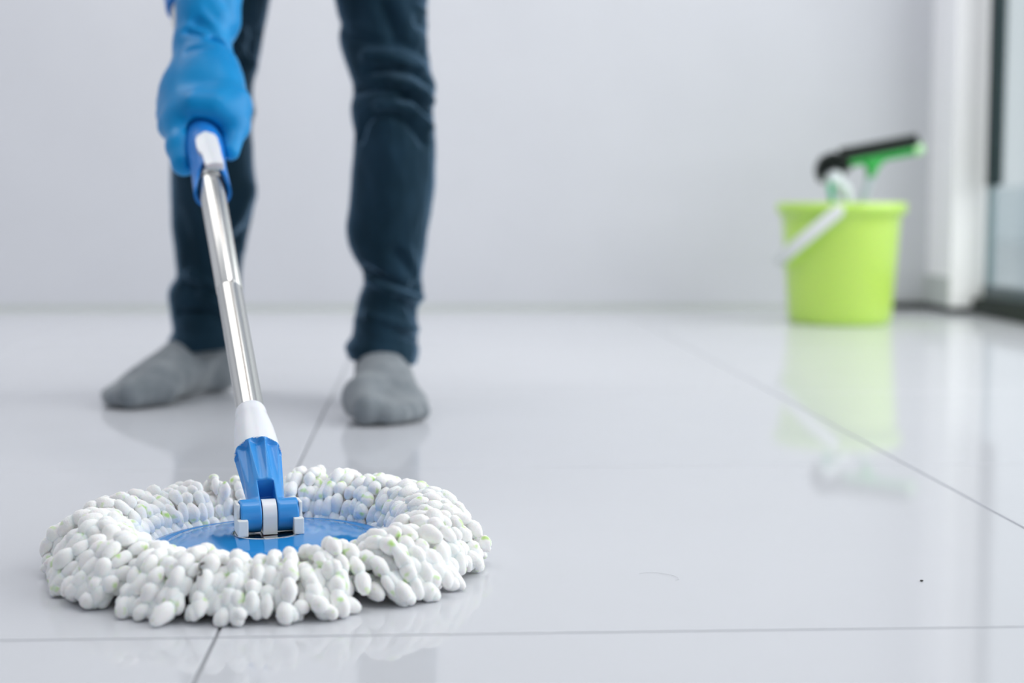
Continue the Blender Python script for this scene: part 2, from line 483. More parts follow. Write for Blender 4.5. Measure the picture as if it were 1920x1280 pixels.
for i, p in enumerate(pts):
    t = (pts[min(i+1, 40)]-pts[max(i-1, 0)]).normalized()
    b = nrm; a = t.cross(b)
    ring = [bm.verts.new(p + a*x*0.0028 + b*y*0.0135) for x, y in ((-1, -.8), (-.6, -1), (.6, -1), (1, -.8), (1, .8), (.6, 1), (-.6, 1), (-1, .8))]
    if prev:
        for k in range(8): bm.faces.new((prev[k], prev[(k+1) % 8], ring[(k+1) % 8], ring[k]))
    else: bm.faces.new(ring[::-1])
    prev = ring
bm.faces.new(prev)
bmesh.ops.recalc_face_normals(bm, faces=bm.faces[:])
bail = put('handle', bm, BAIL, bucket)
tag(bail, 'white carrying handle hanging down on the left')
for sg in (1, -1):
    bm = bmesh.new()
    lathe(bm, top0 + pv*(sg*0.1385), pv*sg, [(0, 0.012), (0.008, 0.012), (0.0115, 0.010), (0.0125, 0.0)], 20)
    put('pivot', bm, BAIL, bail)

# ------------------------------------------------------------------ squeegee in the bucket
def sq(px, py, dy=0.0): return at(px, py, bc.y + dy)
base_s = Vector((bc.x-0.022, bc.y+0.035, 0.016))
sqg = empty('squeegee', base_s, 'green window squeegee with black rubber blade leaning in the bucket', 'squeegee')
A, B = sq(1574, 302, 0.035), sq(1722, 274, 0.075)
hd, hu, hn = frame(B-A, Vector((0, 0, 1)))      # hu points up, square to the head
bm = bmesh.new()
Lh = (B-A).length
def slab(bm, o, ax, la, v, w, quad):
    """prism along ax; quad in the (v, w) plane"""
    r = []
    for s in (0, la):
        r.append([bm.verts.new(o + ax*s + v*a + w*b) for a, b in quad])
    n = len(quad)
    for k in range(n): bm.faces.new((r[0][k], r[0][(k+1) % n], r[1][(k+1) % n], r[1][k]))
    bm.faces.new(r[0][::-1]); bm.faces.new(r[1])
    bmesh.ops.recalc_face_normals(bm, faces=bm.faces[:])
slab(bm, A, hd, Lh, hu, hn, [(-0.006, -0.006), (0.001, -0.0115), (0.013, -0.0085), (0.018, 0), (0.013, 0.0085), (0.001, 0.0115), (-0.006, 0.006)])
slab(bm, A+hd*0.002, hd, Lh-0.002, hu, hn, [(0.014, -0.0026), (0.028, -0.0010), (0.028, 0.0010), (0.014, 0.0026)])
put('rubber_blade', bm, RUBBER, sqg, False)
bm = bmesh.new()
slab(bm, A+hd*0.004, hd, Lh-0.010, hu, hn, [(-0.017, -0.005), (-0.012, -0.009), (-0.004, -0.010), (0.001, -0.0085), (0.001, 0.0085), (-0.004, 0.010), (-0.012, 0.009), (-0.017, 0.005)])
mid = A + (B-A)*0.44
h0 = sq(1632, 332, 0.048)
for k in range(1):
    r = []
    for f, wd, th in ((0, 0.034, 0.008), (0.3, 0.022, 0.0085), (0.62, 0.0125, 0.009), (1.0, 0.0105, 0.010)):
        p = (mid - hu*0.012)*(1-f) + h0*f
        r.append([bm.verts.new(p + hd*wd*math.cos(a) + hn*th*math.sin(a)) for a in (2*math.pi*i/16 for i in range(16))])
    for P, Q in zip(r[:-1], r[1:]):
        for i in range(16): bm.faces.new((P[i], P[(i+1) % 16], Q[(i+1) % 16], Q[i]))
    bm.faces.new(r[0][::-1]); bm.faces.new(r[-1])
bmesh.ops.recalc_face_normals(bm, faces=bm.faces[:])
put('head', bm, GREEN, sqg)
bm = bmesh.new()
ec = B - hd*0.004 - hu*0.006
lathe(bm, ec - hd*0.004, hd, [(-0.010, 0.004), (-0.006, 0.0135), (0.008, 0.0150), (0.015, 0.0115), (0.018, 0.0)], 20)
tag(put('end_cap', bm, PALEG, sqg), 'pale green end cap')
bm = bmesh.new()
ax = (base_s - h0)
lathe(bm, h0, ax, [(-0.008, 0.0075), (0, 0.0085), (ax.length-0.004, 0.0085), (ax.length, 0.007)], 20)
put('handle', bm, TUBE, sqg)

# ------------------------------------------------------------------ round scrubbing brush in the bucket
base_b = Vector((bc.x+0.012, bc.y-0.062, 0.016))
br = empty('scrubbing_brush', base_b, 'round brush with black bristles and white handle in the bucket, left of the squeegee', 'brush')
bh = at(1562, 319, bc.y-0.055)
axis = (bh - base_b).normalized()
face = (Vector((-0.25, 0.45, 0.85))).normalized()
bm = bmesh.new()
fd, fu, fn = frame(face)
rr = random.Random(3)
for k in range(620):
    th = math.acos(1 - rr.random()*1.28); ph = rr.uniform(0, 2*math.pi)
    v = (fd*math.cos(th) + (fu*math.cos(ph) + fn*math.sin(ph))*math.sin(th))
    ln = rr.uniform(0.036, 0.040); a = v.cross(Vector((0.3, 0.5, 0.8))).normalized(); b = v.cross(a)
    base = [bm.verts.new(bh + v*0.014 + (a*math.cos(q)+b*math.sin(q))*0.0013) for q in (0, 2.1, 4.2)]
    tip = [bm.verts.new(bh + v*ln + (a*math.cos(q)+b*math.sin(q))*0.0016) for q in (0, 2.1, 4.2)]
    for i in range(3): bm.faces.new((base[i], base[(i+1) % 3], tip[(i+1) % 3], tip[i]))
    bm.faces.new(tip)
tag(put('bristles', bm, BRISTLE, br, False), kind='stuff')
bm = bmesh.new()
hp = at(1563, 335, bc.y-0.066)
lathe(bm, hp, face, [(-0.020, 0.0), (-0.018, 0.008), (-0.013, 0.0150), (-0.004, 0.0195), (0.006, 0.0195), (0.013, 0.015), (0.017, 0.0)], 28)
put('head', bm, PALEW, br)
bm = bmesh.new()
hpts = smooth_path([hp + Vector((0.004, 0, -0.012)), at(1582, 352, bc.y-0.06), at(1590, 378, bc.y-0.062), (base_b + at(1590, 378, bc.y-0.062))/2 + Vector((0.006, 0, 0)), base_b], 24)
sweep(bm, hpts, [0.0085+0.004*math.sin(math.pi*min(1, i/12)) for i in range(24)], 16)
brh = put('handle', bm, PALEW, br)
bm = bmesh.new()
tpts = smooth_path([at(1557, 343, bc.y-0.078), at(1558, 362, bc.y-0.080), at(1563, 385, bc.y-0.076), at(1574, 470, bc.y-0.070)], 14)
sweep(bm, tpts, [0.004, 0.006, 0.0065] + [0.0062]*9 + [0.005, 0.003], 14)
tag(put('grip_strip', bm, TEAL, brh), 'teal grip strip')

# ------------------------------------------------------------------ spin mop
P0 = at(503, 965, 1.110)                 # centre of the hinge
P1 = at(395, 340, 1.500)                 # where the pole enters the grip
AX, AU, AN = frame(P1-P0)                # along the pole, to the right, square to both
if AN.y > 0: AN = -AN                    # towards the camera and up
def s_at(y):
    """distance along the pole whose image height is y"""
    lo, hi = -0.1, 2.0
    for _ in range(40):
        mdl = (lo+hi)/2
        q = P0 + AX*mdl - CAM
        yy = 640 - F*(q.dot(up)/q.dot(fw))
        if yy > y: lo = mdl
        else: hi = mdl
    return lo
MC = Vector((-0.1100, 1.110, 0.0))
mop = empty('spin_mop', MC, 'round spin mop with white chenille yarn head, blue disc and steel pole', 'mop')
s770, s545, s340 = s_at(772), s_at(546), s_at(340)
TUBE_M = Matrix(((AU.x, AN.x, AX.x, P0.x), (AU.y, AN.y, AX.y, P0.y), (AU.z, AN.z, AX.z, P0.z), (0, 0, 0, 1)))
def tube(name, prof, M):
    bm = bmesh.new(); lathe(bm, (0, 0, 0), (0, 0, 1), prof, 48)
    o = put(name, bm, M, mop); o.matrix_basis = TUBE_M
    return o
def alongp(s, a=0.0, n=0.0): return P0 + AX*s + AU*a + AN*n
# lower and upper steel tube
tube('lower_tube', [(s770-0.03, 0.0106), (s545+0.02, 0.0106)], CHROME)
upper = tube('upper_tube', [(s545, 0.0107), (s545+0.0006, 0.0110), (s340, 0.0119), (1.02, 0.0119)], CHROME)
bm = bmesh.new()
dp = alongp(s545+0.001, 0.0035, 0.0108)
lathe(bm, dp - AN*0.002, AN, [(0, 0.0020), (0.0018, 0.0018), (0.0026, 0.001), (0.0028, 0.0)], 14); put('locking_dimple', bm, PLATE, upper)
# top grip at the far end of the pole
bm = bmesh.new(); lathe(bm, P0, AX, [(s_at(18), 0.0130), (s_at(16), 0.0165), (s_at(16)+0.05, 0.0168), (s_at(16)+0.15, 0.0155), (s_at(16)+0.19, 0.0165), (s_at(16)+0.20, 0.010), (s_at(16)+0.203, 0.0)], 32)
put('end_grip', bm, BLUE_GRIP, mop)
# white collar
sc0, sc1 = s_at(852), s770
bm = bmesh.new()
Lc = sc1 - sc0
lathe(bm, P0, AX, [(sc0-0.0005, 0.0120), (sc0, 0.0170), (sc0+Lc*0.2, 0.0163), (sc0+Lc*0.5, 0.0150), (sc0+Lc*0.78, 0.0128), (sc0+Lc*0.84, 0.0120), (sc0+Lc*0.88, 0.0121), (sc0+Lc*0.96, 0.0119), (sc0+Lc*1.0, 0.0114), (sc0+Lc*1.0, 0.0101)], 56, cap1=False)
put('collar', bm, WHITE_PL, mop)
# fluted blue socket with hinge barrels
BD = Vector((math.cos(math.radians(13)), math.sin(math.radians(13)), 0.0)).normalized()
BR = 0.0116
lo = [min(P0[i], alongp(sc0)[i]) - 0.03 for i in range(3)]; hi = [max(P0[i], alongp(sc0)[i]) + 0.03 for i in range(3)]
f = Field(lo, hi, 0.00055)
rel = [f.X-P0.x, f.Y-P0.y, f.Z-P0.z]
dot = lambda v: rel[0]*v.x + rel[1]*v.y + rel[2]*v.z
S, U_, V_ = dot(AX), dot(AU), dot(AN)
rad = np.sqrt(U_**2 + V_**2); th = np.arctan2(U_, V_)
t = np.clip(S/sc0, 0, 1)
r0 = 0.0122 + (0.0176-0.0122)*t**1.15
env = np.clip((t-0.30)/0.66, 0, 1)**0.9*np.clip((1.0-t)/0.035, 0, 1)**0.5
fl = np.abs(np.cos(th*4.5))                 # nine flutes
r0 = r0 - 0.0046*env*np.clip(1-(1-fl)/(0.30+0.62*env), 0, 1)**0.7
e = np.maximum((rad - r0)*0.8, np.maximum(-S, S-sc0-0.0002))
f.add(e)
bb = dot(BD)
br_ = np.sqrt(np.maximum(rel[0]**2+rel[1]**2+rel[2]**2 - bb**2, 0))
q1, q2 = br_-(BR-0.0012), np.abs(bb)-(0.0203-0.0012)
e = np.minimum(np.maximum(q1, q2), 0) + np.sqrt(np.maximum(q1, 0)**2 + np.maximum(q2, 0)**2) - 0.0012
f.add(e, 0.002)
SN = AN
slot_s = 0.0235
q = np.abs(bb) - 0.0056
e = np.maximum(q, S-slot_s)
e2 = np.maximum(q, -(V_ + 0.004))             # open to the front only above the barrel
f.sub(np.maximum(e, np.minimum(e2, S-0.0115)), 0.001)
sock_ = f.mesh('hinge_socket', BLUE_PL, mop)
# white hinge tab between the barrels
bm = bmesh.new()
tb = bmesh.new()
tp = P0.copy()
BF = Vector((BD.y, -BD.x, 0))               # square to the barrels, towards the camera
r = []
for a in [math.radians(x) for x in range(-20, 201, 11)]:
    r.append((BF*math.cos(a) + Vector((0, 0, 1))*math.sin(a))*(BR-0.0003))
r = [BF*(BR-0.0003) + Vector((0, 0, -P0.z+0.0262)), BF*(BR-0.0003)] + r[2:-2] + [-BF*(BR-0.0003), -BF*(BR-0.0003) + Vector((0, 0, -P0.z+0.0262))]
ra = [bm.verts.new(P0 + BD*0.0049 + p) for p in r]; rb = [bm.verts.new(P0 - BD*0.0049 + p) for p in r]
n = len(r)
for k in range(n): bm.faces.new((ra[k], ra[(k+1) % n], rb[(k+1) % n], rb[k]))
bm.faces.new(ra[::-1]); bm.faces.new(rb)
bmesh.ops.bevel(bm, geom=[e for e in bm.edges if len(e.link_faces) == 2 and e.calc_face_angle(0) > 1.2], offset=0.0010, segments=2, affect='EDGES')
bmesh.ops.recalc_face_normals(bm, faces=bm.faces[:])
put('hinge_tab', bm, WHITE_PL, mop)
# white brackets at both ends of the barrels
for sg in (-1, 1):
    bm = bmesh.new()
    def bx(x0, x1, y0, y1, z0, z1):
        t_ = bmesh.new(); box(t_, x0, x1, y0, y1, z0, z1, 0.0007)
        for v in t_.verts: v.co = Vector((P0.x, P0.y, 0)) + BD*v.co.x*sg + (-BF)*v.co.y + Vector((0, 0, v.co.z))
        me_ = bpy.data.meshes.new('t'); t_.to_mesh(me_); t_.free(); bm.from_mesh(me_); bpy.data.meshes.remove(me_)
    bx(0.0206, 0.0228, -0.0085, 0.0100, 0.0262, P0.z+0.0098)
    bx(0.0158, 0.0228, -0.0165, -0.0085, 0.0262, 0.0375)
    bmesh.ops.recalc_face_normals(bm, faces=bm.faces[:])
    put('bracket', bm, WHITE_BR, mop, False)
# blue disc, slightly tilted
DT = Matrix.Rotation(math.radians(-1.2), 4, 'Y')
bm = bmesh.new()
lathe(bm, (0, 0, 0), (0, 0, 1), [(0.0, 0.0), (0.003, 0.0815), (0.0135, 0.0855), (0.0165, 0.0855), (0.0185, 0.0845), (0.0195, 0.0825), (0.0202, 0.0765), (0.0196, 0.0752), (0.0192, 0.0740), (0.0198, 0.0725), (0.0212, 0.0705),
     (0.0226, 0.062), (0.0240, 0.050), (0.0251, 0.036), (0.0257, 0.027), (0.0257, 0.0255), (0.0250, 0.0249), (0.0250, 0.0)], 96, cap0=False, cap1=False)
for v in bm.verts: v.co = (DT @ v.co) + MC
disc = put('disc', bm, BLUE_DISC, mop)
bm = bmesh.new()
lathe(bm, (0, 0, 0), (0, 0, 1), [(0.0248, 0.0245), (0.0262, 0.0243), (0.0262, 0.0222), (0.0256, 0.0215), (0.0256, 0.0)], 64, cap0=False, cap1=False)
for v in bm.verts: v.co = (DT @ v.co) + MC
put('steel_plate', bm, PLATE, disc)
bm = bmesh.new()
lathe(bm, MC, (0, 0, 1), [(0.004, 0.0), (0.004, 0.10), (0.010, 0.105), (0.017, 0.092), (0.017, 0.080)], 64, cap0=False, cap1=False)
put('yarn_backing', bm, YARN, mop)

# chenille strands: each a chain of soft beads
SEG, RNG = 12, 7
sph = []
for i in range(1, RNG):
    for k in range(SEG):
        a, b = math.pi*i/RNG, 2*math.pi*k/SEG
        sph.append((math.cos(a), math.sin(a)*math.cos(b), math.sin(a)*math.sin(b)))
sph = np.array([(1, 0, 0)] + sph + [(-1, 0, 0)])
sf = []
for k in range(SEG): sf.append((0, 1+k, 1+(k+1) % SEG))
for i in range(RNG-2):
    for k in range(SEG):
        a, b = 1+i*SEG, 1+(i+1)*SEG
        sf.append((a+k, b+k, b+(k+1) % SEG, a+(k+1) % SEG))
last = len(sph)-1
for k in range(SEG): sf.append((last, 1+(RNG-2)*SEG+(k+1) % SEG, 1+(RNG-2)*SEG+k))
def strand(path, rb):
    """beads along a path"""
    P = np.array(smooth_path(path, 90))
    P[:, 2] = np.maximum(P[:, 2], rb*0.96)
    seg = np.linalg.norm(np.diff(P, axis=0), axis=1); cum = np.concatenate([[0], np.cumsum(seg)])
    V, Fc = [], []
    pos = rb*0.7
    while pos < cum[-1]-rb*0.3:
        ln = rb*rng.uniform(1.25, 1.85); ra = rb*rng.uniform(0.85, 1.08)
        c = np.array([np.interp(pos, cum, P[:, i]) for i in range(3)])
        c2 = np.array([np.interp(min(pos+0.003, cum[-1]), cum, P[:, i]) for i in range(3)])
        c1 = np.array([np.interp(max(pos-0.003, 0), cum, P[:, i]) for i in range(3)])
        t = c2-c1; t /= np.linalg.norm(t)+1e-9
        t = t + rng.normal(0, 0.13, 3); t /= np.linalg.norm(t)
        a = np.cross(t, [0.1, 0.2, 1.0]); a /= np.linalg.norm(a); b = np.cross(a, t)
        c = c + a*rng.normal(0, 0.0008) + b*rng.normal(0, 0.0006)
        w_ = sph.copy()
        w_[:, 1:] *= (1 + 0.10*np.sin(3*w_[:, :1] + rng.uniform(0, 6)))
        sq_ = rng.uniform(0.86, 1.12)
        v = c + w_[:, :1]*ln*t + w_[:, 1:2]*ra*sq_*a + w_[:, 2:3]*ra/sq_*b
        v[:, 2] = np.maximum(v[:, 2], 0.0004)
        off = len(V)*len(sph)
        V.append(v); Fc += [tuple(i+off for i in q) for q in sf]
        pos += ln*1.60
    if V: mesh_np('yarn_strand', np.concatenate(V), Fc, YARN, mop)
def radial(phi, prof, lean, dz=0.0):
    out = []
    for i, (r_, z_) in enumerate(prof):
        a = phi + lean*(i/(len(prof)-1))
        out.append((MC.x + r_*math.cos(a), MC.y + r_*math.sin(a), z_ + dz*min(1, i/1.5)))
    return out
R_ = random.Random(21)
def jit(prof, jr, jz): 
    k = R_.uniform(-jr, jr)
    return [(r_ + k*(i/(len(prof)-1)) + R_.uniform(-jr, jr)*0.35*(i > 0), max(0.005, z_ + R_.uniform(-jz, jz)*(i > 0))) for i, (r_, z_) in enumerate(prof)]
def far(phi): return math.sin(phi)           # +1 behind the disc, -1 towards the camera
layers = [
    (76, [(0.086, 0.013), (0.093, 0.028), (0.105, 0.040), (0.121, 0.043), (0.137, 0.036), (0.149, 0.022), (0.154, 0.008)], 0.0050, 0.0035, 0.12),
    (74, [(0.088, 0.010), (0.101, 0.027), (0.119, 0.034), (0.135, 0.030), (0.148, 0.019), (0.154, 0.007)], 0.0050, 0.0035, 0.16),
    (70, [(0.090, 0.009), (0.108, 0.021), (0.128, 0.024), (0.146, 0.014), (0.154, 0.006)], 0.0060, 0.003, 0.18),
    (72, [(0.094, 0.007), (0.115, 0.011), (0.136, 0.010), (0.153, 0.005)], 0.0060, 0.002, 0.16),
]
for li, (n_, prof, jr, jz, lean) in enumerate(layers):
    for k in range(n_):
        phi = 2*math.pi*(k + 0.5*li + R_.uniform(-0.22, 0.22))/n_
        fr = far(phi)
        pr = jit(prof, jr, jz)
        top = li < 2
        dz = (0.0050*fr if fr > 0 else 0.0100*fr) if top else 0.0
        if math.cos(phi) < 0 and fr > 0 and li < 3: dz -= 0.0065*math.sin(phi)*min(1, -2*math.cos(phi)) + 0.002
        if math.cos(phi) < -0.4: pr = [(r_ - 0.005*i/(len(pr)-1), z_) for i, (r_, z_) in enumerate(pr)]
        if math.cos(phi) > 0.3: pr = [(r_ - 0.0065*i/(len(pr)-1), z_) for i, (r_, z_) in enumerate(pr)]
        if fr < -0.4: pr = [(r_ + 0.003*i/(len(pr)-1), z_) for i, (r_, z_) in enumerate(pr)]
        if top and R_.random() < 0.16: pr = pr[:-R_.choice((1, 2))]      # shorter strands whose ends stand up
        if fr < -0.2 and top: pr = [(r_ - 0.002, z_) for r_, z_ in pr]
        rb = R_.uniform(0.0043, 0.0051) + (0.0004 if fr < -0.3 else 0)
        strand(radial(phi, pr, R_.uniform(-lean, lean), dz), rb)

# ------------------------------------------------------------------ grip held by the glove (part of the mop)
bm = bmesh.new()
sg0, sg1 = s_at(352), s_at(352) + 0.205
nseg, nr = 48, 26
rings = []
for i in range(nr+1):
    ring = []
    for k in range(nseg):
        a = 2*math.pi*k/nseg
        fa, sa = math.cos(a), math.sin(a)                    # fa: front (towards AN), sa: right
        front = max(0, fa)
        s_start = sg0 - 0.010 + 0.034*front**2.2             # cut away at the front around the steel ring
        s = s_start + (sg1 - s_start)*(i/nr)
        u = np.clip((s-sg0)/0.06, -0.3, 1)
        rr_ = 0.0172 + 0.0025*math.exp(-((s-sg0-0.075)/0.025)**2) - 0.0012*u
        if s > sg1-0.012: rr_ *= math.sqrt(max(0.02, 1-((s-sg1+0.012)/0.0125)**2))
        ring.append(bm.verts.new(alongp(s, rr_*sa, rr_*fa)))
    rings.append(ring)
for A_, B_ in zip(rings[:-1], rings[1:]):
    for k in range(nseg): bm.faces.new((A_[k], A_[(k+1) % nseg], B_[(k+1) % nseg], B_[k]))
inner = []
for k in range(nseg):
    a = 2*math.pi*k/nseg
    v = rings[0][k].co; s = (v-P0).dot(AX)
    inner.append(bm.verts.new(alongp(s+0.0005, 0.0140*math.sin(a), 0.0140*math.cos(a))))
inner2 = []
for k in range(nseg):
    a = 2*math.pi*k/nseg
    inner2.append(bm.verts.new(alongp(sg0+0.05, 0.0132*math.sin(a), 0.0132*math.cos(a))))
for k in range(nseg):
    bm.faces.new((inner[k], inner[(k+1) % nseg], rings[0][(k+1) % nseg], rings[0][k]))
    bm.faces.new((inner2[k], inner2[(k+1) % nseg], inner[(k+1) % nseg], inner[k]))
bm.faces.new(rings[-1])
bmesh.ops.recalc_face_normals(bm, faces=bm.faces[:])
grip = put('grip', bm, BLUE_GRIP, mop)
bm = bmesh.new()
lathe(bm, P0, AX, [(s_at(346), 0.0122), (s_at(346)+0.001, 0.0131), (s_at(332), 0.0131), (s_at(332)+0.006, 0.0128)], 40)
put('ferrule', bm, STEEL_RING, grip)
# white lock button on top of the grip
def slabpath(pts, hw, h0, h1):
    bm = bmesh.new(); rg = []
    for s, a0, wd in pts:
        rg.append([bm.verts.new(alongp(s, a0 + wd*x, h)) for x, h in ((-1, h0), (-1, h1*0.985), (-0.8, h1), (-0.3, h1*1.05), (0.3, h1*1.05), (0.8, h1), (1, h1*0.985), (1, h0))])
    for A_, B_ in zip(rg[:-1], rg[1:]):
        for k in range(8): bm.faces.new((A_[k], A_[(k+1) % 8], B_[(k+1) % 8], B_[k]))
    bm.faces.new(rg[0][::-1]); bm.faces.new(rg[-1])
    bmesh.ops.recalc_face_normals(bm, faces=bm.faces[:])
    return bm
bt0, bt1 = s_at(342), s_at(282)
bm = slabpath([(bt0 + (bt1-bt0)*x, a_, w_) for x, a_, w_ in ((0, 0.0050, 0.0076), (0.04, 0.0050, 0.0086), (0.35, 0.0040, 0.0086), (0.45, 0.0028, 0.0100), (0.6, 0.0018, 0.0105), (0.8, 0.0016, 0.0102), (0.93, 0.0016, 0.0080), (1.0, 0.0016, 0.0035))], 0, 0.0110, 0.0196)
tag(put('lock_button', bm, WHITE_PL, grip), 'white lock button on the grip')

# ------------------------------------------------------------------ person
# joints (metres): right leg is on the left of the picture
ANK_L, KNEE_L, HIP_L = Vector((-0.054, 2.03, 0.078)), Vector((-0.038, 1.99, 0.385)), Vector((-0.075, 2.15, 0.80))
ANK_R, KNEE_R, HIP_R = Vector((-0.298, 2.165, 0.078)), Vector((-0.268, 2.10, 0.385)), Vector((-0.225, 2.17, 0.80))
WR = at(383, 88, 1.665)
EL = WR + (at(394, -150, 1.735)-WR).normalized()*0.25; SH_R = Vector((-0.30, 1.78, 0.93)); SH_L = Vector((0.01, 1.78, 0.94))
CH = (SH_R+SH_L)/2 + Vector((0, 0.03, 0.01)); PEL = (HIP_L+HIP_R)/2 + Vector((0, 0.02, 0.05))
HEAD = CH + Vector((0.0, -0.25, 0.06))
EL_L = Vector((0.12, 1.93, 0.78)); WR_L = Vector((0.0, 1.98, 0.625))
heelR, toeR_ = Vector((-0.270, 2.20, 0)), ground(204, 768)
heelL, toeL_ = Vector((-0.051, 2.08, 0)), ground(722, 802)

f = Field((-0.50, 1.32, -0.01), (0.24, 2.36, 1.10), 0.0068)
f.add(f.cap(ANK_L, KNEE_L, 0.024, 0.036)); f.add(f.cap(KNEE_L, HIP_L, 0.036, 0.055), 0.02)
f.add(f.cap(ANK_R, KNEE_R, 0.024, 0.036)); f.add(f.cap(KNEE_R, HIP_R, 0.036, 0.055), 0.02)
for an, hl, to in ((ANK_L, heelL, toeL_), (ANK_R, heelR, toeR_)):
    ft = hl.lerp(to, 0.80)
    f.add(f.cap(an, hl + Vector((0, 0, 0.03)), 0.022, 0.018), 0.01); f.add(f.cap(an, ft + Vector((0, 0, 0.022)), 0.020, 0.012), 0.01)
f.add(f.ell(PEL, (0.145, 0.115, 0.11)), 0.06)
f.add(f.cap(PEL, CH, 0.105, 0.105), 0.06)
f.add(f.ell(CH, (0.17, 0.11, 0.085)), 0.05)
f.add(f.cap(SH_R, EL, 0.046, 0.034), 0.03); f.add(f.cap(EL, WR, 0.024, 0.013))
f.add(f.cap(SH_L, EL_L, 0.046, 0.038), 0.04); f.add(f.cap(EL_L, WR_L, 0.036, 0.026), 0.02)
f.add(f.cap(WR, WR + Vector((0, -0.01, -0.05)), 0.013, 0.013))
f.add(f.cap(CH, HEAD, 0.055, 0.050), 0.03)
f.add(f.ell(HEAD + Vector((0, -0.03, 0.0)), (0.076, 0.108, 0.098)), 0.02)
f.add(f.cap(HEAD + Vector((0, -0.08, -0.045)), HEAD + Vector((0, -0.06, -0.10)), 0.045, 0.034), 0.03)
f.add(f.cap(HEAD + Vector((0, -0.126, -0.012)), HEAD + Vector((0, -0.143, -0.046)), 0.009, 0.0135), 0.012)
for sx in (-1, 1): f.sub(f.ell(HEAD + Vector((0.033*sx, -0.137, -0.014)), (0.020, 0.014, 0.013)), 0.010)
for sx in (-1, 1): f.add(f.ell(HEAD + Vector((0.078*sx, -0.02, -0.02)), (0.012, 0.022, 0.032)), 0.008)
person = f.mesh('person', SKIN)
tag(person, 'person in dark blue jeans and grey socks holding the mop in a blue gloved hand', 'person')

for sx in (-1, 1):
    bm = bmesh.new(); bmesh.ops.create_icosphere(bm, subdivisions=3, radius=0.0115, matrix=Matrix.Translation(HEAD + Vector((0.032*sx, -0.1185, -0.015))))
    put('eye', bm, EYE, person)
bm = bmesh.new()
bmesh.ops.create_icosphere(bm, subdivisions=3, radius=1.0, matrix=Matrix.Translation(HEAD + Vector((0, -0.112, -0.078))) @ Matrix.Diagonal((0.024, 0.012, 0.007, 1)))
put('mouth', bm, LIPS, person)
# ---- jeans
def foldpts(pl, Y): return np.array([[at(x, y, Y).x, at(x, y, Y).z] for x, y in pl])
def seg_dist(px, pz, pl):
    d = np.full(px.shape, 9.0)
    for (x0, z0), (x1, z1) in zip(pl[:-1], pl[1:]):
        ex, ez = x1-x0, z1-z0
        t = np.clip(((px-x0)*ex + (pz-z0)*ez)/(ex*ex+ez*ez+1e-12), 0, 1)
        d = np.minimum(d, np.hypot(px-x0-t*ex, pz-z0-t*ez))
    return d
def legtube(rows, yc, top, folds, hemcut, nz=300, nt=128):
    """rows: (image y, left, right) silhouette; yc: depth of the leg axis by height; top: rows above (z, x, y, a, b)"""
    data = []
    for y, l, r in rows:
        zc = at((l+r)/2, y, 2.05).z
        Y = float(np.interp(zc, [p[0] for p in yc], [p[1] for p in yc]))
        a, b = at(l, y, Y), at(r, y, Y)
        data.append(((a.z+b.z)/2, (a.x+b.x)/2, Y, (b.x-a.x)/2, max((b.x-a.x)/2*1.06, 0.049 + 0.014*math.exp(-(((a.z+b.z)/2-0.06)/0.05)**2))))
    data = sorted(data + top, key=lambda q: q[0])
    D = np.array(data)
    zz = np.concatenate([np.linspace(D[0, 0], 0.53, nz), np.linspace(0.535, D[-1, 0], 30)])
    col = [np.interp(zz, D[:, 0], D[:, i]) for i in range(1, 5)]
    ker = np.array([1, 2, 1])/4.0
    for i in range(4):
        for _ in range(3):
            c = np.pad(col[i], 1, mode='edge'); col[i] = np.convolve(c, ker, 'valid')
    th = np.linspace(0, 2*np.pi, nt, endpoint=False)
    T, Z = np.meshgrid(th, zz)
    xc, yc_, a, b = [np.repeat(c[:, None], nt, 1) for c in col]
    cx, sy = np.cos(T), np.sin(T)                # sy < 0 faces the camera
    px, py, pz = xc + a*cx, yc_ + b*sy, Z.copy()
    frontw = np.clip(-sy*1.6 + 0.15, 0, 1)
    disp = np.zeros_like(px)
    for pl, amp, wd in folds:
        P = foldpts(pl, 1.96 if xc.mean() > -0.15 else 2.06)
        dd = seg_dist(px, pz, P)
        disp += 1.6*amp*np.exp(-(dd/wd)**2)*frontw
    # soft random creasing all over
    nzv = np.array([[mnoise.noise(Vector((6*c1+3*a1, 11, z1*34 + 2.2*c1))) for c1, a1 in zip(np.cos(th), np.sin(th))] for z1 in zz])
    disp += 0.0011*nzv
    # turned hem
    hz = D[0, 0]
    disp += 0.0022/(1+np.exp((pz-hz-0.021)/0.0012))
    px += disp*cx; py += disp*sy
    # hem is not level
    k = np.clip((hz+0.05-pz)/0.05, 0, 1)
    pz += hemcut(cx, sy)*k
    V = np.stack([px, py, pz], -1).reshape(-1, 3)
    n = len(zz)
    idx = np.arange(n*nt).reshape(n, nt)
    Fq = np.stack([idx[:-1], np.roll(idx[:-1], -1, 1), np.roll(idx[1:], -1, 1), idx[1:]], -1).reshape(-1, 4)
    # inner lining at the hem
    inn = np.stack([xc[0] + (a[0]-0.004)*cx[0], yc_[0] + (b[0]-0.004)*sy[0], pz[0] + 0.0005], -1)
    inn2 = inn + np.array([0, 0, 0.05])
    o = len(V)
    V = np.concatenate([V, inn, inn2])
    i0 = np.arange(nt); j_ = np.roll(i0, -1)
    F2 = np.concatenate([np.stack([i0+o, j_+o, j_, i0], -1), np.stack([i0+o+nt, j_+o+nt, j_+o, i0+o], -1)])
    return V, np.concatenate([Fq, F2])

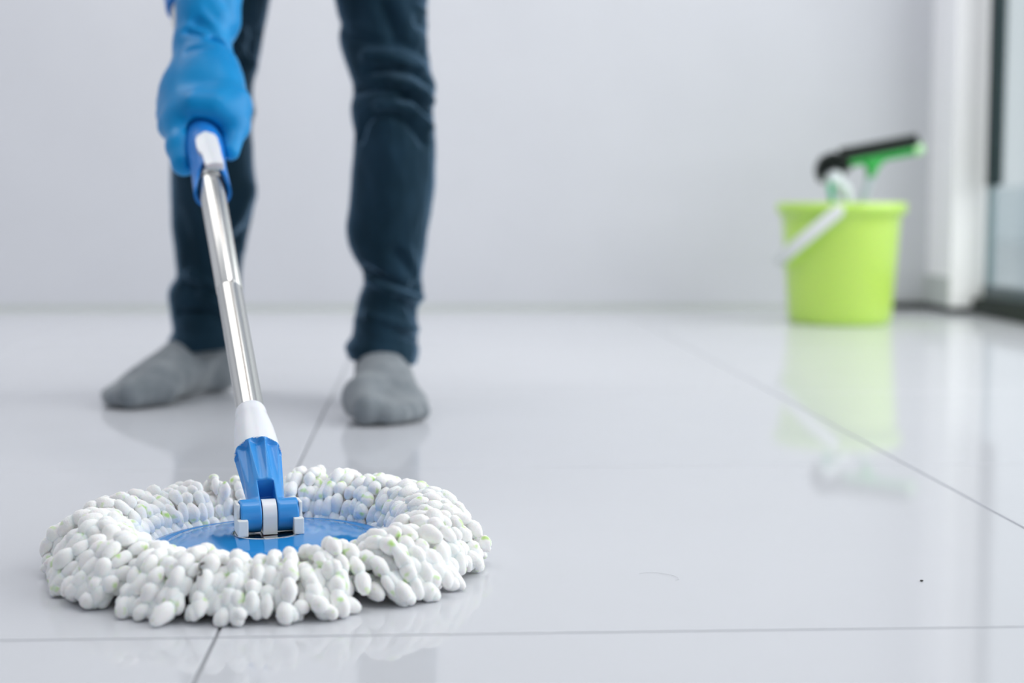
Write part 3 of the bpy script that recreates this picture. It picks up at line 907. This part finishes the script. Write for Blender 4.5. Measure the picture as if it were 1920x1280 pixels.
rowsL = [(-40, 615, 800), (0, 627, 803), (15, 631, 800), (30, 634, 799), (47, 640, 803), (67, 634, 800), (90, 638, 803), (109, 644, 806), (131, 652, 806), (145, 656, 812), (156, 660, 818), (170, 661, 818), (181, 661, 814),
         (203, 657, 812), (225, 659, 814), (250, 665, 815), (297, 660, 818), (344, 658, 816), (400, 652, 809), (420, 650, 805), (439, 650, 802), (460, 653, 800), (479, 661, 797), (495, 671, 794), (508, 678, 791), (521, 682, 790), (535, 681, 793),
         (554, 674, 794), (564, 671, 790), (580, 667, 784), (597, 664, 783), (630, 661, 784), (642, 652, 783), (655, 650, 783), (668, 654, 780), (676, 658, 777)]
foldsL = [
    ([(694, 134), (740, 131), (775, 137), (802, 152)], -0.0060, 0.0055), ([(690, 105), (725, 106), (760, 120), (790, 128)], 0.0045, 0.0080),
    ([(661, 170), (700, 168), (740, 166), (760, 176)], -0.0050, 0.0060), ([(740, 156), (770, 160), (796, 176), (808, 190)], 0.0050, 0.0065),
    ([(752, 186), (775, 188), (806, 212)], -0.0055, 0.0050), ([(712, 200), (745, 199), (775, 207), (806, 238)], 0.0045, 0.0065),
    ([(672, 262), (684, 232), (700, 217), (731, 214), (766, 232), (796, 268)], -0.0045, 0.0055), ([(720, 245), (735, 290), (738, 380)], 0.0030, 0.022),
    ([(719, 9), (744, 72), (748, 80)], -0.0045, 0.0080), ([(755, 20), (770, 60), (790, 70)], 0.0035, 0.0100), ([(765, 88), (800, 104)], -0.0040, 0.0060),
    ([(640, 60), (690, 80), (735, 84)], -0.0030, 0.0070), ([(780, 10), (806, 20)], 0.0040, 0.0060), ([(780, 40), (804, 44)], -0.0035, 0.0050),
    ([(680, 506), (731, 527), (764, 540), (784, 548)], -0.0060, 0.0055), ([(690, 522), (735, 543), (790, 561)], 0.0050, 0.0060), ([(740, 470), (770, 505), (785, 540)], -0.0035, 0.0060),
    ([(765, 470), (782, 520)], 0.003, 0.006), ([(744, 560), (772, 578), (784, 600)], -0.0045, 0.0055), ([(690, 590), (744, 606), (782, 622)], 0.0040, 0.0060), ([(720, 618), (750, 624), (782, 636)], -0.0045, 0.0045)]
topL = [(0.58, -0.063, 2.05, 0.064, 0.072), (0.70, -0.072, 2.12, 0.072, 0.082), (0.82, -0.078, 2.16, 0.076, 0.088)]
ycL = [(0.0, 2.012), (0.09, 2.012), (0.2, 2.003), (0.385, 1.985), (0.52, 2.02)]
V1, F1 = legtube(rowsL, ycL, topL, foldsL, lambda c, s: 0.0060*np.exp(-((c-0.0)/0.5)**2)*(s < 0) - 0.0035*c)
rowsR = [(-50, 352, 520), (0, 347, 506), (30, 343, 501), (60, 339, 494), (95, 336, 489), (120, 333, 484), (132, 331, 481), (142, 330, 477), (155, 328, 474), (185, 325, 474), (200, 324, 477), (212, 323, 478), (224, 322, 474), (240, 320, 471),
         (300, 319, 475), (350, 320, 480), (372, 320, 480), (400, 321, 474), (440, 324, 465), (480, 328, 457), (500, 330, 454), (515, 331, 452), (524, 328, 452), (532, 321, 452), (545, 316, 453), (560, 315, 454), (575, 317, 455), (590, 320, 455), (610, 325, 456), (622, 325, 456), (632, 320, 456), (645, 321, 453), (652, 324, 450)]
foldsR = [
    ([(440, 452), (462, 425), (480, 385)], -0.0065, 0.0075), ([(440, 415), (470, 350)], 0.0045, 0.010), ([(452, 470), (470, 435)], 0.0045, 0.008),
    ([(350, 515), (385, 535), (410, 555)], 0.0045, 0.0070), ([(372, 552), (395, 570), (425, 590)], 0.0050, 0.0060), ([(340, 540), (375, 545)], -0.0030, 0.0060), ([(330, 590), (370, 590), (405, 600)], -0.0045, 0.0060),
    ([(448, 120), (470, 92), (482, 60)], -0.0040, 0.0080), ([(448, 92), (470, 115), (484, 138)], 0.0045, 0.0080), ([(455, 150), (476, 160)], -0.0035, 0.0060), ([(460, 205), (480, 212)], 0.005, 0.006), ([(450, 30), (490, 60)], -0.004, 0.008),
    ([(330, 400), (345, 450), (350, 500)], -0.002, 0.012)]
topR = [(0.58, -0.262, 2.11, 0.064, 0.072), (0.70, -0.240, 2.14, 0.072, 0.082), (0.82, -0.225, 2.17, 0.076, 0.088)]
ycR = [(0.0, 2.145), (0.09, 2.145), (0.2, 2.13), (0.385, 2.10), (0.52, 2.10)]
V2, F2 = legtube(rowsR, ycR, topR, foldsR, lambda c, s: 0.004*c)
f = Field((-0.40, 1.98, 0.70), (0.10, 2.38, 0.99), 0.008)
f.add(f.ell(PEL, (0.162, 0.138, 0.132))); f.add(f.cap(HIP_L - Vector((0, 0, 0.05)), HIP_L, 0.078, 0.085), 0.05); f.add(f.cap(HIP_R - Vector((0, 0, 0.05)), HIP_R, 0.078, 0.085), 0.05)
tmp = f.mesh('t', None)
nv = len(tmp.data.vertices)
v3 = np.empty(nv*3, np.float32); tmp.data.vertices.foreach_get('co', v3); v3 = v3.reshape(-1, 3)
f3 = np.array([tuple(p.vertices) for p in tmp.data.polygons])
bpy.data.objects.remove(tmp)
VV = np.concatenate([V1, V2, v3]); FF = np.concatenate([F1, F2+len(V1), f3+len(V1)+len(V2)])
jeans = mesh_np('jeans', VV, FF, DENIM, person)

# ---- socks
def sock(heel, toe, ank, mirror, parent):
    d = (toe-heel); Ln = d.length; d.normalize()
    lat = Vector((-d.y, d.x, 0))*mirror        # towards the little toe
    def p(along, side, z): return heel + d*along + lat*side + Vector((0, 0, z))
    pts = [heel, toe, ank]
    lo = [min(q[i] for q in pts)-0.085 for i in range(3)]; hi = [max(q[i] for q in pts)+0.085 for i in range(3)]
    lo[2] = -0.004; hi[2] = 0.19
    f = Field(lo, hi, 0.0021)
    k = Ln/0.265
    f.add(f.cap(p(0.024, 0, 0.029), p(0.034, 0, 0.070), 0.0280, 0.0285))
    f.add(f.cap(ank + Vector((0.010 if mirror > 0 else 0, 0, 0.08)), ank + Vector((0, 0, -0.005)), 0.0290, 0.0325), 0.012)
    f.add(f.cap(ank + Vector((0, 0, -0.012)), p(0.150*k, -0.010, 0.034), 0.0325, 0.0275), 0.016)
    f.add(f.cap(p(0.150*k, -0.011, 0.034), p(0.190*k, -0.021, 0.027), 0.0275, 0.0255), 0.012)
    f.add(f.cap(p(0.100*k, 0.008, 0.027), p(0.185*k, 0.026, 0.0185), 0.024, 0.0175), 0.022)
    f.add(f.cap(p(0.03, 0.004, 0.024), p(0.15*k, 0.016, 0.021), 0.0235, 0.0205), 0.018)
    f.add(f.cap(p(0.10*k, -0.002, 0.050), p(0.175*k, 0.010, 0.026), 0.0260, 0.0220), 0.020)
    f.add(f.cap(p(0.195*k, -0.026, 0.025), p(0.246*k, -0.021, 0.0185), 0.0235, 0.0185), 0.018)      # big toe
    f.add(f.cap(p(0.190*k, -0.004, 0.022), p(0.247*k, 0.003, 0.0135), 0.0170, 0.0132), 0.010)
    f.add(f.cap(p(0.188*k, 0.012, 0.021), p(0.238*k, 0.017, 0.0125), 0.0160, 0.0122), 0.008)
    f.add(f.cap(p(0.180*k, 0.026, 0.019), p(0.225*k, 0.030, 0.0120), 0.0150, 0.0116), 0.008)
    f.add(f.cap(p(0.170*k, 0.037, 0.018), p(0.207*k, 0.042, 0.0115), 0.0140, 0.0112), 0.008)
    f.sub(f.Z - 0.0010 + 0*f.X + 0*f.Y, 0.004)
    f.d = np.maximum(f.d, 0.0012 - f.Z)
    # soft rumples round the ankle
    wv = 0.0011*np.sin((f.Z*150 + (f.X*d.x+f.Y*d.y)*90))*np.exp(-((f.Z-0.075)/0.03)**2)
    f.d = f.d + wv
    f.d = np.maximum(f.d, f.Z - 0.122)
    return f.mesh('sock', SOCK, parent)
sock(heelR, toeR_, ANK_R, -1, person)
sock(heelL, toeL_, ANK_L, 1, person)

# ---- gloves
def g(px, py, Y): return at(px, py, Y)
def rp(r, Y): return r*Y/F
fl_, fh_ = g(285, 350, 1.5), g(495, -150, 1.8)
f = Field((-0.385, 1.475, 0.268), (-0.145, 1.80, 0.545), 0.0016)
gs = s_at(235)
f.add(f.cap(g(394, -150, 1.735), g(391, 40, 1.690), rp(66, 1.74), rp(57.5, 1.69)))
f.add(f.cap(g(388, 20, 1.690), g(379, 88, 1.668), rp(55, 1.69), rp(50, 1.668)), 0.006)
f.add(f.cap(g(379, 92, 1.664), g(378, 150, 1.640), rp(50, 1.664), rp(60, 1.64)), 0.010)
f.add(f.ell(g(376, 185, 1.635), (rp(68, 1.635), 0.048, rp(66, 1.635))), 0.020)
# thumb on the right: base, bulging joint, tip beside the grip
f.add(f.cap(g(400, 135, 1.640), g(428, 196, 1.600), rp(40, 1.64), rp(37, 1.60)), 0.024)
f.add(f.cap(g(432, 202, 1.596), g(441, 236, 1.578), rp(35, 1.596), rp(26, 1.578)), 0.014)
f.add(f.cap(g(441, 236, 1.578), g(432, 284, 1.552), rp(23, 1.578), rp(17, 1.552)), 0.008)
f.add(f.cap(g(352, 205, 1.590), g(420, 212, 1.590), rp(24, 1.59), rp(24, 1.59)), 0.022)
f.add(f.cap(g(365, 200, 1.572), g(402, 204, 1.572), rp(22, 1.572), rp(22, 1.572)), 0.022)
# index finger on the left lying along the grip
f.add(f.cap(g(351, 185, 1.628), g(339, 232, 1.590), rp(43, 1.628), rp(31, 1.59)), 0.018)
f.add(f.cap(g(339, 232, 1.590), g(340, 275, 1.562), rp(29.5, 1.59), rp(27, 1.562)), 0.012)
f.add(f.cap(g(340, 275, 1.562), g(345, 306, 1.545), rp(27, 1.562), rp(24, 1.545)), 0.006)
# middle, ring and little finger close round the grip from below
for i, (so, rr_) in enumerate(((0.012, 0.0118), (0.034, 0.0115), (0.055, 0.0100))):
    sC = gs + so
    ring = []
    for a in (-100, -140, -178, -215, -255):
        a = math.radians(a); q = 0.0172 + rr_*0.95
        ring.append(alongp(sC, q*math.sin(a), q*math.cos(a)))
    kn = g(346, 178 - 8*i, 1.640 + 0.022*i)
    f.add(f.cap(kn, ring[0], rr_*1.25, rr_*1.1), 0.010)
    for q1_, q2_ in zip(ring[:-1], ring[1:]):
        f.add(f.cap(q1_, q2_, rr_*1.05, rr_), 0.004)
# hollow for the grip
gd = f.cap(alongp(sg0-0.05), alongp(sg1+0.02), 0.0182, 0.0178)
f.sub(gd, 0.003)
# creases: the fold at the wrist and slack folds in the cuff
for (a, b, r_, dpt) in (((398, 76, 1.640), (440, 96, 1.650), 0.0042, 0), ((352, 92, 1.618), (398, 84, 1.618), 0.0016, 0), ((368, 40, 1.648), (412, 62, 1.640), 0.0042, 0), ((392, 8, 1.650), (424, 40, 1.650), 0.0046, 0), ((430, 0, 1.665), (440, 30, 1.665), 0.004, 0), ((352, 60, 1.645), (376, 66, 1.640), 0.0026, 0), ((345, -30, 1.65), (362, 15, 1.648), 0.003, 0)):
    A_, B_ = g(*a), g(*b)
    f.sub(f.cap(A_, B_, r_, r_*0.6), 0.008)
nzf = np.sin(f.X*95 + f.Z*60)*np.sin(f.Z*120 - f.X*40)
f.d = f.d + 0.0012*nzf*np.clip((f.Z - WR.z)/0.02, 0, 1)
f.d = np.maximum(f.d, f.Z - 0.535)
glove = f.mesh('glove', GLOVE, person)
# the other gloved hand rests on the thigh
f = Field((-0.14, 1.86, 0.52), (0.14, 2.10, 0.80), 0.003)
f.add(f.cap(WR_L + (EL_L-WR_L)*0.7, WR_L, 0.043, 0.033))
hk = WR_L + Vector((-0.045, -0.04, -0.02))
f.add(f.cap(WR_L, hk, 0.032, 0.030), 0.02)
for i, (dx, dy) in enumerate(((-0.018, -0.045), (-0.032, -0.036), (-0.042, -0.022), (-0.045, -0.004))):
    k0 = hk + Vector((dx*0.4, dy*0.5 + 0.004, -0.004)); k1 = k0 + Vector((dx*0.9, dy*0.4, -0.018)); k2 = k1 + Vector((dx*0.4, dy*0.1, -0.026))
    f.add(f.cap(k0, k1, 0.0115, 0.0105), 0.006); f.add(f.cap(k1, k2, 0.0105, 0.009), 0.004)
f.add(f.cap(WR_L + Vector((0.0, -0.025, -0.01)), WR_L + Vector((0.012, -0.075, -0.03)), 0.015, 0.011), 0.01)
f.d = np.maximum(f.d, f.Z - 0.79)
f.mesh('glove', GLOVE, person)
# shirt and hair (above the picture)
f = Field((-0.52, 1.56, 0.50), (0.28, 2.36, 1.14), 0.009)
f.add(f.cap(PEL + Vector((0, -0.03, 0.0)), CH, 0.150, 0.132)); f.add(f.ell(CH, (0.185, 0.125, 0.10)), 0.05)
f.add(f.cap(SH_R, SH_R.lerp(EL, 0.9), 0.060, 0.052), 0.04); f.add(f.cap(SH_L, SH_L.lerp(EL_L, 0.9), 0.060, 0.052), 0.04)
f.d = np.maximum(f.d, 0.54 - f.Z)
f.mesh('shirt', SHIRT, person)
f = Field((HEAD.x-0.11, HEAD.y-0.17, HEAD.z-0.11), (HEAD.x+0.11, HEAD.y+0.11, HEAD.z+0.13), 0.006)
f.add(f.ell(HEAD + Vector((0, -0.022, 0.012)), (0.084, 0.116, 0.102)))
f.d = np.maximum(f.d, -(f.Z - HEAD.z + 0.035 + 0.5*(f.Y - HEAD.y)))
f.mesh('hair', HAIR, person)

# ------------------------------------------------------------------ small things on the floor and the mop
bm = bmesh.new()
sweep(bm, [ground(x, y, 0.0005) for x, y in ((1198, 1075), (1212, 1073), (1230, 1073), (1250, 1076), (1264, 1079), (1272, 1083), (1273, 1086), (1266, 1087))], 0.00010, 6)
tag(put('fallen_hair', bm, mat('fine_grey_hair', (0.58, 0.59, 0.62), 0.6)), 'fine curved hair lying on the bare tile right of the mop', 'hair')
bm = bmesh.new()
bpy.context.view_layer.update()
dg = bpy.context.evaluated_depsgraph_get()
hp_ = []
for x, y in smooth_path([(384, 1055), (377, 1056), (373, 1062), (376, 1068), (379, 1074), (372, 1079)], 20):
    dr = ray(x, y).normalized()
    ok, loc, *_ = C.ray_cast(dg, CAM, dr)
    hp_.append(loc - dr*0.0012)
hp_ = [(hp_[max(i-2, 0)] + hp_[max(i-1, 0)] + hp_[i] + hp_[min(i+1, 19)] + hp_[min(i+2, 19)])/5 - ray(375, 1066).normalized()*0.0012 for i in range(20)]
sweep(bm, hp_, 0.0006, 6)
tag(put('stray_hair', bm, HAIR), 'short dark curled hair caught on the front of the mop yarn', 'hair')
c = ground(1728, 1088, 0.0006)
bm = bmesh.new()
bmesh.ops.create_icosphere(bm, subdivisions=2, radius=0.0012, matrix=Matrix.Translation(c) @ Matrix.Diagonal((1.0, 1.0, 0.45, 1)))
tag(put('dirt_crumb', bm, mat('dark_dirt', (0.05, 0.05, 0.05), 0.9)), 'tiny dark crumb on the floor at lower right', 'crumb')
